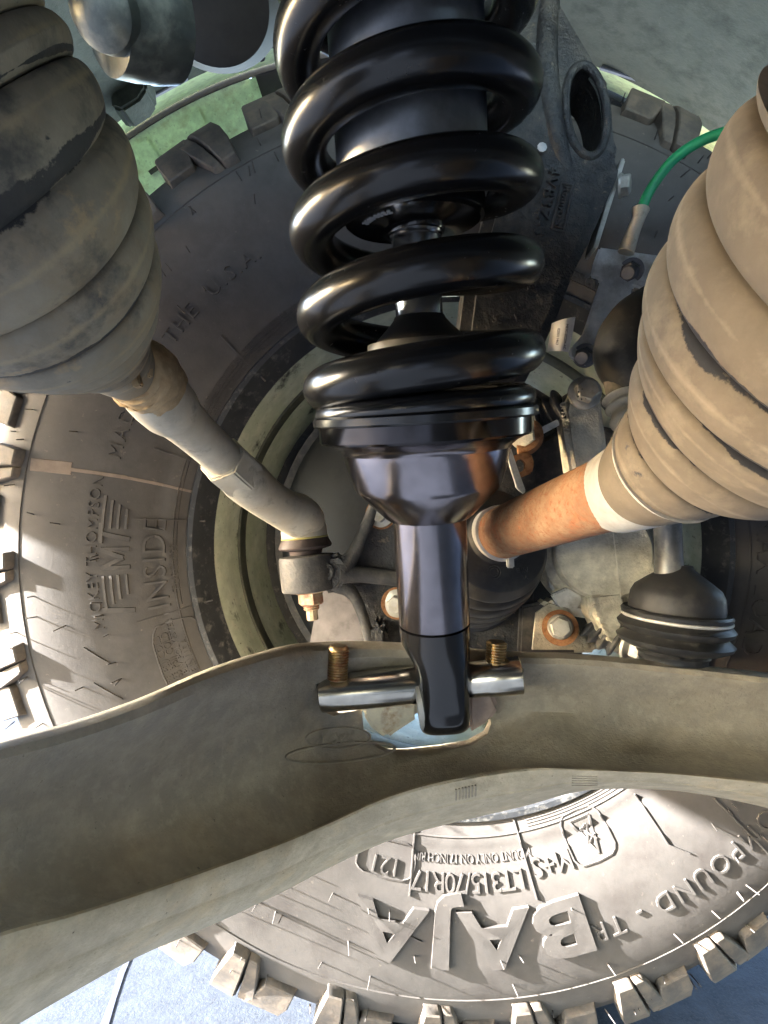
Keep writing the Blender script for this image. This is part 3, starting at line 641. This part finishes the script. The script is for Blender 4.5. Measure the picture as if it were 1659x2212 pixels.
obj('rib', stube([P(1185, -40, .446), P(1178, 120, .4425), P(1192, 250, .4425), P(1212, 340, .4430), P(1250, 420, .4470)], [.009, .009, .008, .007, .004], 30, 14), M['cast'], kn, ang=60)
def px_text(s, x, y, px, rot, d, ext=.0007, sp=1.):
    U = P(x+math.cos(R(rot))*100, y+math.sin(R(rot))*100, d)-P(x, y, d); V_ = P(x+math.sin(R(rot))*100, y-math.cos(R(rot))*100, d)-P(x, y, d)
    return text_on(s, P(x, y, d), U, V_, px*d/FN, ext, space=sp)
obj('lettering', join(px_text('4VB3Z-3', 1180, 436, 36, 103, .4372, .0014, 1.2), px_text('12', 1160, 560, 32, 103, .4372, .0014), px_text('2', 1148, 620, 28, 100, .4372, .0012), px_text('55', 1075, 690, 24, 10, .4372, .001), px_text('L', 1118, 686, 26, -20, .4372, .001)), M['cast'], kn, ang=20)
fr = [(1214, 395), (1238, 400), (1218, 500), (1192, 494)]
obj('casting_plate', join(*[tube([P(*fr[i], .4372), P(*fr[(i+1) % 4], .4372)], .0010, 6) for i in range(4)], px_text('Romyoed', 1215, 448, 24, 103, .4372, .0012)), M['castgrey'], kn, ang=20)
obj('paint_dab', finish(revolve([(.0016, 0), (.0035, .0002), (.0020, .0010)], Matrix.Translation(P(1171, 318, .4350)) @ Matrix.Rotation(R(90), 4, 'X'), 9)), M['white'], kn)
# hub carrier behind the shock and the steering arm to the left
obj('hub_carrier', prism([(830, 1040), (1000, 900), (1130, 830), (1160, 960), (1170, 1160), (1155, 1420), (1100, 1470), (880, 1470), (850, 1400), (838, 1240)], .500, .56, .012, 3), M['cast'], kn, ang=50)
ds = .462
def tri(pts, d0, d1, bev=.003): return prism(pts, d0, d1, bev, 3)
obj('steering_boss', revolve([(.0160, bz(1276)), (.0205, bz(1273)), (.0208, bz(1268)), (.0208, bz(1206)), (.0200, bz(1200)), (.012, bz(1198))], BJ, 44), M['castgrey'], kn)
obj('steering_web', join(tri([(690, 1205), (735, 1195), (760, 1225), (745, 1275), (700, 1285), (680, 1250)], .452, .475), prism([(735, 1225), (830, 1060), (880, 1040), (880, 1250), (760, 1240)], .478, .49, .002), prism([(745, 1262), (880, 1250), (880, 1450), (820, 1450), (800, 1370)], .482, .495, .002)), M['cast'], kn)
obj('web_rib', join(stube([P(735, 1232, .459), P(765, 1195, .464), P(790, 1140, .468), P(815, 1085, .470), P(850, 1040, .475)], [.0085, .0055, .0048, .0048, .006], 30, 14), stube([P(730, 1240, .460), P(770, 1240, .464), P(820, 1246, .468), P(880, 1252, .470)], [.010, .0068, .006, .006], 24, 14), stube([P(725, 1256, .460), P(760, 1280, .464), P(780, 1320, .468), P(795, 1370, .470), P(800, 1400, .472)], [.0085, .0050, .0042, .004, .004], 30, 14)), M['castgrey'], kn, ang=60)
obj('casting_dimple', ell_tube(702, 1235, 15, 15, .4505, .0022, 0), M['cast'], kn)
obj('casting_button', revolve([(.0045, 0), (.0042, .001), (0.0005, .0012)], Matrix.Translation(P(702, 1235, .4520)) @ Matrix.Rotation(R(90), 4, 'X'), 20), M['castgrey'], kn)
obj('column', prism([(800, 1352), (822, 1340), (838, 1360), (836, 1420), (800, 1425)], .462, .485, .004), M['cast'], kn)
for (x, y, d, r) in ((823, 1110, .476, .0085), (858, 1303, .474, .0088)):
    obj('knuckle_bolt', hexhead(P(x, y, d), P(x, y, d)+Vector((-.002, -.010, 0)), r*.62*1.25, r*1.25, .0035), M['steelbolt'], kn)
    obj('bolt_washer', revolve([(r*1.4, -.001), (r*1.42, .0008), (r*1.2, .001)], frame(P(x, y, d), P(x, y, d)+Vector((0, -.01, 0))), 28), M['rustwasher'], kn)

# ---------------------------------------------------------------- front axle shaft with boots (right)
ax = thing('axle_shaft', 'rusty drive shaft running from dusty inner boot to clean outer boot', 'drive shaft', P(1200, 1100, .36))
sa, sb = P(1082, 1152, .425), P(1385, 1040, .266)
obj('shaft', stube([P(1060, 1160, .437), sa, (sa+sb)/2, sb, P(1420, 1026, .250)], [.0178, .0178, .0178, .0178, .0180], 40, 40), M['rust'], ax)
cdir = (sa-sb).normalized()
obj('clamp', revolve([(.0178, -.001), (.0196, 0), (.0196, .0095), (.0185, .010)], frame(sa-cdir*.002, sa+cdir*.02), 48), M['band'], ax)
obj('clamp_lug', box(P(1102, 1214, .418), .008, .005, .0035, frame(sa, sb), .0008), M['band'], ax)
OB = [sa+cdir*.004, P(1075, 1180, .440), P(1075, 1215, .452), P(1078, 1250, .470), P(1080, 1290, .492), P(1080, 1320, .515)]
def ob_r(t):
    base = np.interp(t, [0, .10, .2, .35, .6, 1], [.0190, .0215, .039, .0455, .0485, .0495]); ph = np.clip((t-.30)/.70, 0, 1)*5
    return base-.0055*(1-abs(np.sin(math.pi*(ph+.5)))**.6)*(t > .30)
ob_dir = (P(1070, 1300, .53)-sa).normalized()
OBP = [sa+cdir*.003, sa+cdir*.012+Vector((0, 0, -.002)), sa+cdir*.03+Vector((.001, 0, -.006)), sa+cdir*.05+Vector((.003, 0, -.011)), sa+cdir*.07+Vector((.005, 0, -.016)), sa+cdir*.09+Vector((.008, 0, -.021))]
obj('outer_boot', bellows(OBP, ob_r, 64, 160), M['rubber_dusty'], ax, ang=70)
mo = P(1045, 1232, .4165)
obj('lettering', join(px_text('MADE IN', 1112, 1234, 15, -6, .4265, .0006), px_text('CANADA', 1112, 1250, 14, -6, .4270, .0006), ell_tube(1068, 1235, 14, 14, .4215, .0005, 0), ell_tube(1068, 1235, 9, 9, .4215, .0005, 0)), M['rubber_dusty'], ax, ang=20)
# big inner boot close to the lens
ibp = [P(1350, 1056, .282), P(1385, 1040, .266), P(1440, 1005, .248), P(1560, 920, .223), P(1700, 810, .197), P(1830, 690, .175), P(1970, 570, .157), P(2130, 440, .142)]
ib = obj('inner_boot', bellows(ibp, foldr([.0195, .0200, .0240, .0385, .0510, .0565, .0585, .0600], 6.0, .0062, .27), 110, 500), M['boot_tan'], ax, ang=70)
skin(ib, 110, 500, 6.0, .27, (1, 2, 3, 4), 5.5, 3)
obj('inner_clamp', bellows([P(1338, 1061, .289), P(1385, 1040, .267), P(1425, 1014, .253), P(1450, 998, .246)], [.0198, .0208, .0226, .0262], 64, 30), M['band'], ax, ang=60)

# ---------------------------------------------------------------- brake caliper
cal = thing('brake_caliper', 'cast silver grey brake caliper behind the rusty drive shaft', 'brake caliper', P(1320, 1250, .5))
cm = frame(P(1335, 1185, .47), P(1325, 1180, .44))
obj('piston_housing', revolve([(.046, -.05), (.047, -.012), (.046, -.004), (.043, .001), (.0362, .003), (.036, .014), (.034, .017), (.0, .0175)], frame(P(1295, 1195, .478), P(1312, 1190, .445), (0, 0, 1)), 56), M['caliper'], cal)
obj('casting_seam', tube([P(1322, 1130, .4455), P(1330, 1190, .4445), P(1342, 1290, .447)], .0005, 6), M['caliper'], cal)
obj('side_lobe', stube([P(1395, 1185, .47), P(1385, 1240, .468), P(1350, 1285, .465)], [.012, .016, .012], 16, 18), M['caliper'], cal, ang=60)
obj('bridge', prism([(1270, 1282), (1345, 1272), (1358, 1300), (1345, 1392), (1360, 1412), (1330, 1420), (1300, 1380), (1276, 1330)], .452, .475, .004, 3), M['caliper'], cal)
obj('cast_teeth', join(*[box(P(1278+i*6, 1296+i*14, .450), .0032, .003, .0026, None, .0006) for i in range(7)]), M['caliper'], cal)
obj('upper_arm', prism([(1222, 858), (1240, 836), (1275, 830), (1300, 850), (1305, 900), (1318, 990), (1318, 1030), (1236, 1030), (1226, 960), (1216, 890)], .462, .485, .004, 3), M['caliper'], cal)
obj('cast_lettering', px_text('UMS1H7A', 1220, 905, 17, 82, .4612, .0012), M['caliper'], cal, ang=20)
for (x, y, d, r, v) in ((1262, 850, .460, .0105, (-.001, -.012, .001)), (1362, 1396, .448, .0105, (.006, -.011, -.002))):
    obj('caliper_bolt', hexhead(P(x, y, d), P(x, y, d)+Vector(v), r*.84, r*1.2, .004), M['steelbolt'], cal)
obj('bolt_marks', join(*[revolve([(.0007, 0), (.0005, .0004)], Matrix.Translation(P(1262+11*math.cos(t)-3, 850+11*math.sin(t)+2, .4475)) @ Matrix.Rotation(R(90), 4, 'X'), 6) for t in np.linspace(0, 5.5, 7)]), M['castgrey'], cal)
obj('slide_boot', bellows([P(1150, 902, .485), P(1180, 892, .480), P(1215, 874, .472)], lambda t: .0115+.0022*np.sin(t*math.pi*7), 28, 50), M['castgrey'], cal)
obj('slide_pin', stube([P(1130, 905, .482), P(1155, 898, .479)], [.013, .013], 6, 20), M['steelbolt'], cal)
obj('pad_clip', prism([(1165, 925), (1205, 905), (1210, 918), (1172, 938)], .462, .466, .0006), M['sheet'], cal)
obj('pad_clip', (prism([(1192, 1285), (1225, 1270), (1262, 1292), (1245, 1318), (1205, 1310)], .470, .476, .001)), M['sheet'], cal)
obj('lower_slide', bellows([P(1272, 1345, .470), P(1300, 1368, .466), P(1335, 1390, .460)], lambda t: .0105+.0016*np.sin(t*math.pi*7), 24, 40), M['castgrey'], cal)
obj('lower_bracket', prism([(1150, 1320), (1185, 1295), (1240, 1310), (1248, 1360), (1300, 1395), (1290, 1412), (1140, 1412)], .474, .492, .003), M['caliper'], cal)
obj('pad', join(prism([(1185, 1240), (1250, 1236), (1278, 1262), (1256, 1290), (1215, 1282), (1190, 1275)], .482, .490, .0015), prism([(1190, 1300), (1262, 1318), (1285, 1300), (1290, 1340), (1240, 1332)], .476, .484, .001)), M['sheet'], cal)
obj('rusty_bolt_washer', revolve([(.0098, 0), (.0135, .0003), (.0135, .003), (.0098, .0032)], frame(P(1210, 1356, .470), P(1210, 1357, .455)), 36), M['rustwasher'], cal)
obj('mount_bolt', hexhead(P(1210, 1354, .467), P(1212, 1356, .455), .0078, .0096, .003), M['steelbolt'], cal)
obj('mount_plate', prism([(1125, 1310), (1170, 1300), (1240, 1335), (1246, 1415), (1120, 1415)], .476, .484, .002), M['castgrey'], cal)
obj('rusty_tab', prism([(1108, 985), (1125, 978), (1148, 980), (1155, 1000), (1150, 1022), (1125, 1032), (1110, 1025)], .452, .457, .001, 2, cutters=[ell(1132, 1003, 12, 14, .43, .50)]), M['rustwasher'], cal)
obj('rusty_hook', stube([P(1138, 912, .462), P(1156, 925, .460), P(1158, 950, .460), P(1142, 968, .461), P(1118, 972, .462)], [.0035, .0048, .0052, .0050, .004], 24, 10), M['rustwasher'], cal)
obj('anchor_bolt', hexhead(P(1134, 940, .470), P(1130, 941, .456), .0092, .0115, .004), M['caliper'], cal)
obj('spring_clip', prism([(1092, 975), (1104, 968), (1118, 1010), (1136, 1060), (1132, 1068), (1116, 1055)], .440, .4425, .0005), M['sheet'], cal)
obj('hub_rim', revolve([(.066, 0), (.068, .004), (.064, .008), (.05, .010)], frame(P(1265, 1095, .520), P(1265, 1095, .48)), 60), M['castgrey'], cal)

# ---------------------------------------------------------------- stabiliser link with rubber dome (right)
lk = thing('stabiliser_link', 'black rubber domed ball joint with grey rod above the right arm end', 'ball joint', P(1455, 1420, .41))
dl = .385; sx = dl/FN
LM = Matrix.Translation(P(1452, 1424, .425)) @ Matrix.Scale(.425/.385, 4)
LM0 = LM @ Matrix.Rotation(R(-2), 4, 'Y')
LM = LM @ Matrix.Rotation(R(4), 4, 'Y')
zz_ = lambda y: (1420-y)*sx
obj('rod', revolve([(.0088, zz_(1235)), (.0082, zz_(1200)), (.0082, zz_(1060))], LM0, 32), mat('dull grey rod', (.16, .16, .155), .4, .5, layers=(((.26, .25, .22), 60, .6, .1, .7, .1),)), lk)
dome = obj('dome', revolve([(.0272, zz_(1318)), (.0276, zz_(1308)), (.0268, zz_(1280)), (.0245, zz_(1264)), (.0185, zz_(1248)), (.0120, zz_(1232)), (.0085, zz_(1222)), (.0078, zz_(1216))], LM, 56), M['rubber_dusty'], lk, ang=50)
obj('flange', revolve([(.0270, zz_(1330)), (.0312, zz_(1326)), (.0318, zz_(1318)), (.0306, zz_(1313)), (.0276, zz_(1314))], LM, 56), M['rubber'], lk)
obj('wire_ring', revolve([(.0305, zz_(1334)), (.0316, zz_(1331)), (.0316, zz_(1328)), (.0305, zz_(1326))], LM, 56), M['band'], lk)
obj('bellow', revolve([(.020, zz_(1420)), (.0200, zz_(1412)), (.0212, zz_(1406)), (.0200, zz_(1400)), (.027, zz_(1394)), (.0325, zz_(1384)), (.0335, zz_(1376)), (.0300, zz_(1366)), (.0290, zz_(1362)), (.0325, zz_(1354)), (.0335, zz_(1346)), (.0312, zz_(1336)), (.029, zz_(1332))], LM, 56), M['rubber'], lk, ang=60)

# ---------------------------------------------------------------- bracket, hoses, label
br = thing('sensor_bracket', 'bent galvanised sheet bracket with two dark bolts beside the tan boot', 'bracket', P(1300, 700, .46))
obj('bracket_plate', prism([(1296, 533), (1440, 553), (1428, 590), (1404, 624), (1368, 618), (1356, 661), (1332, 716), (1312, 752), (1278, 786), (1262, 790), (1232, 772), (1230, 756), (1260, 721), (1298, 606), (1290, 600), (1276, 597), (1284, 564)], .452, .4555, .0012), M['sheet'], br)
for (x, y) in ((1361, 586), (1261, 770)):
    a_ = P(x+3, y-2, .452); b_ = P(x-8, y+6, .432)
    obj('bracket_bolt', join(revolve([(.0088, 0), (.0088, .0012)], frame(a_, b_), 24), hexhead(a_, a_+(b_-a_)*.45, .0068), thread(a_+(b_-a_)*.42, a_+(b_-a_)*.75, .0052, .0016)), M['darkbolt'], br)
sp = thing('line_bracket', 'thin upright steel strip with small bolt beside the knuckle', 'bracket', P(1320, 450, .46))
obj('strip', prism([(1345, 338), (1352, 345), (1312, 470), (1292, 535), (1282, 535), (1306, 455)], .450, .470, .0008), M['steelbolt'], sp)
obj('bolt', hexhead(P(1338, 402, .452), P(1362, 398, .448), .0075, .0085, .002), M['steelbolt'], sp)
hs = thing('green_hose', 'bright green breather hose curving into a tan sleeve', 'hose', P(1380, 460, .44))
obj('hose', stube([P(1620, 270, .40), P(1520, 302, .42), P(1455, 345, .432), P(1408, 405, .44), P(1384, 455, .443)], .0036, 40, 14), M['hose'], hs)
obj('sleeve', stube([P(1384, 452, .443), P(1380, 470, .443), P(1368, 500, .444), P(1352, 545, .446)], [.0062, .0046, .0048, .006], 24, 14), M['tierod'], hs)
bh = thing('brake_hose', 'tan ribbed brake hose with crimped metal end behind the big boot', 'hose', P(1350, 880, .40))
obj('hose', stube([P(1330, 740, .415), P(1330, 770, .412), P(1331, 810, .408), P(1342, 866, .40)], [.008, .0085, .0085, .0085], 24, 18), M['boot_tan'], bh)
obj('ferrule', bellows([P(1340, 858, .400), P(1352, 890, .395), P(1372, 945, .385)], lambda t: .0105+.0013*np.cos(t*math.pi*6), 28, 50), M['tierod'], bh)
ss = thing('hose_shroud', 'smooth black plastic hose shroud between bracket and tan boot', 'shroud', P(1340, 760, .42))
obj('shroud', stube([P(1412, 640, .415), P(1370, 700, .412), P(1350, 770, .408), P(1375, 850, .40)], [.010, .018, .020, .012], 30, 22), M['rubber'], ss, ang=60)
lb = thing('paper_label', 'small white printed tag curling out beside the knuckle', 'label', P(1210, 750, .44))
LQ = [P(1192, 698, .440), P(1243, 685, .436), P(1231, 759, .437), P(1183, 758, .441)]
lv = []
for i in range(9):
    t = i/8; a_ = LQ[0].lerp(LQ[3], t); b_ = LQ[1].lerp(LQ[2], t)
    for j in range(7):
        s = j/6; lv.append(a_.lerp(b_, s)+Vector((0, -.003*math.sin(s*3.1)+.002*t*t, 0)))
fcs = [(i*7+j, i*7+j+1, i*7+j+8, i*7+j+7) for i in range(8) for j in range(6)]
lv2 = [v+Vector((0, .0005, 0)) for v in lv]
obj('paper', join((lv, fcs), (lv2, fcs)), M['paper'], lb)
obj('print', join(px_text('MB3C-2C204-AC', 1222, 727, 7.6, 97, .4322, .00012), px_text('020011463', 1205, 727, 8, 97, .4338, .00012)), M['ink'], lb, ang=20)

# ---------------------------------------------------------------- wheel arch: liner, fender lip, tabs
def ringband(r0, d0, r1, d1, a0, a1, n=60, thick=.003, cz=None):
    """band round the wheel centre between two radii / depths, with thickness"""
    c = Vector((WC.x-.030, 0, WC.z)); rows = []
    for i in range(n+1):
        a = R(a0+(a1-a0)*i/n); e = Vector((math.cos(a), 0, math.sin(a)))
        p, q = c+e*r0+Vector((0, d0*K, 0)), c+e*r1+Vector((0, d1*K, 0))
        nn = (q-p).cross(Vector((-math.sin(a), 0, math.cos(a)))).normalized()*thick
        rows.append([p, q, q+nn, p+nn])
    return loft(rows)
ln = thing('arch_liner', 'grey green felt wheel arch liner above the tyre', 'liner', (WC.x, .7, CZ+.5))
obj('liner_shell', ringband(.768, .938, .60, .40, 20, 150, 60, .004), M['liner'], ln)
obj('liner_fold', (prism([(232, 150), (312, 150), (316, 190), (300, 214), (262, 238), (240, 230)], .86, .90, .004)), M['liner'], ln)
fl = thing('fender_lip', 'light green painted fender edge glowing above the tyre tread', 'fender', (WC.x, .9, CZ+.5))
obj('lip', ringband(.767, .940, .833, 1.060, 15, 165, 70, .003), M['lime'], fl)
obj('seam', ringband(.836, 1.0615, .824, 1.0630, 15, 165, 70, .003), M['linerdark'], fl)
obj('flare_panel', ringband(.848, 1.064, .715, 1.105, 109, 165, 50, .004), M['mint'], fl)
obj('flare_back', ringband(.848, 1.064, .750, 1.095, 15, 108.8, 50, .004), M['linerdark'], fl)
obj('panel_edge', ringband(.823, 1.066, .715, 1.099, 108.3, 109.2, 4, .003), M['mint'], fl)
for a in (117.2, 124.5):
    v = ringband(.772, 1.083, .812, 1.071, a-1.0, a+1.0, 4, .002)
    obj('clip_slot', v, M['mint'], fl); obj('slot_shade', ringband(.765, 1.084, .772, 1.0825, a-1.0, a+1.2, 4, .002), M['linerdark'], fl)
for (pts, c) in (([(1296, 145), (1340, 96), (1352, 88), (1372, 92), (1384, 110), (1382, 172)], (1357, 120)), ([(315, 150), (395, 158), (405, 168), (318, 215)], (347, 160))):
    obj('tab', prism(pts, .925, .931, .001), M['grey'], fl)
    obj('rivet', join(revolve([(.0085, 0), (.0085, .002), (.006, .003)], frame(P(*c, .925), P(*c, .915)), 24), revolve([(.0045, .002), (.004, .005), (.002, .005)], frame(P(*c, .925), P(*c, .915)), 20)), M['darkbolt'], fl)

# ---------------------------------------------------------------- upper left: bushing and dark housing
bs = thing('arm_bushing', 'worn metal bushing with bright domed end at the upper left', 'bushing', P(270, 80, .42))
bf = frame(P(235, 55, .40), P(320, 85, .43), (0, 0, 1))
obj('sleeve', revolve([(.022, -.012), (.0335, -.010), (.0345, .006), (.034, .016), (.0345, .018), (.0325, .034), (.026, .036)], frame(P(262, 35, .40), P(330, 50, .415), (0, 0, 1)), 44), M['bush'], bs)
obj('end_dome', revolve([(.022, 0), (.0205, .008), (.014, .014), (.005, .017), (.0003, .0175)], frame(P(232, 25, .38), P(180, 20, .36), (0, 0, 1)), 36), M['bush'], bs)
dh = thing('dark_housing', 'round dark grey housing hanging at the top beside the spring', 'housing', P(450, 60, .5))
obj('drum', revolve([(.055, -.05), (.058, -.03), (.060, 0), (.058, .02), (.045, .035), (.02, .04)], frame(P(455, -45, .50), P(457, 35, .478)), 56), M['linerdark'], dh)
obj('rim_band', revolve([(.0605, -.012), (.0615, -.004), (.0605, .004)], frame(P(455, -45, .50), P(457, 35, .478)), 56), M['linerdark'], dh)
obj('clip', stube([P(538, 118, .6), P(546, 95, .6), P(560, 100, .6), P(562, 125, .6)], .005, 16, 10), M['linerdark'], dh)

# ---------------------------------------------------------------- unseen slabs added around the lens to block sun and sky
vb = thing('light_blockers', 'unseen dark slabs added around the wheel arch to block sun and sky', 'vehicle', (0, -.6, .9))
def slab(x0, x1, y0, y1, z0, z1): return box(((x0+x1)/2, (y0+y1)/2, (z0+z1)/2), x1-x0, y1-y0, z1-z0, None, .01)
obj('floor_blocker', slab(-1.0, 2.8, -1.75, -.16, .72, .80), M['under'], vb)
obj('front_blocker', slab(-1.15, -1.0, -1.75, .79, .79, 1.258), M['under'], vb)
obj('low_front_blocker', slab(-1.13, -1.02, .0, .20, .50, .787), M['under'], vb)
obj('rear_blocker', slab(-.52, -.26, -1.3, -.8, .24, .75), M['under'], vb)
obj('rear_right_blocker', slab(.06, 2.8, -1.3, -.75, .20, .75), M['under'], vb)
obj('inner_front_blocker', slab(-1.12, -1.02, -1.75, -.003, .62, .787), M['under'], vb)
obj('right_blocker', slab(1.5, 1.6, -.74, .79, .38, 1.258), M['under'], vb)
obj('far_side_blocker', slab(-1.0, 2.8, -1.75, -1.65, .43, .719), M['under'], vb)
obj('rear_corner_blocker', slab(.75, 2.8, -1.3, -.5, .22, .75), M['under'], vb)
obj('top_blocker', slab(-1.1, 2.8, -1.75, .86, 1.26, 1.30), M['under'], vb)
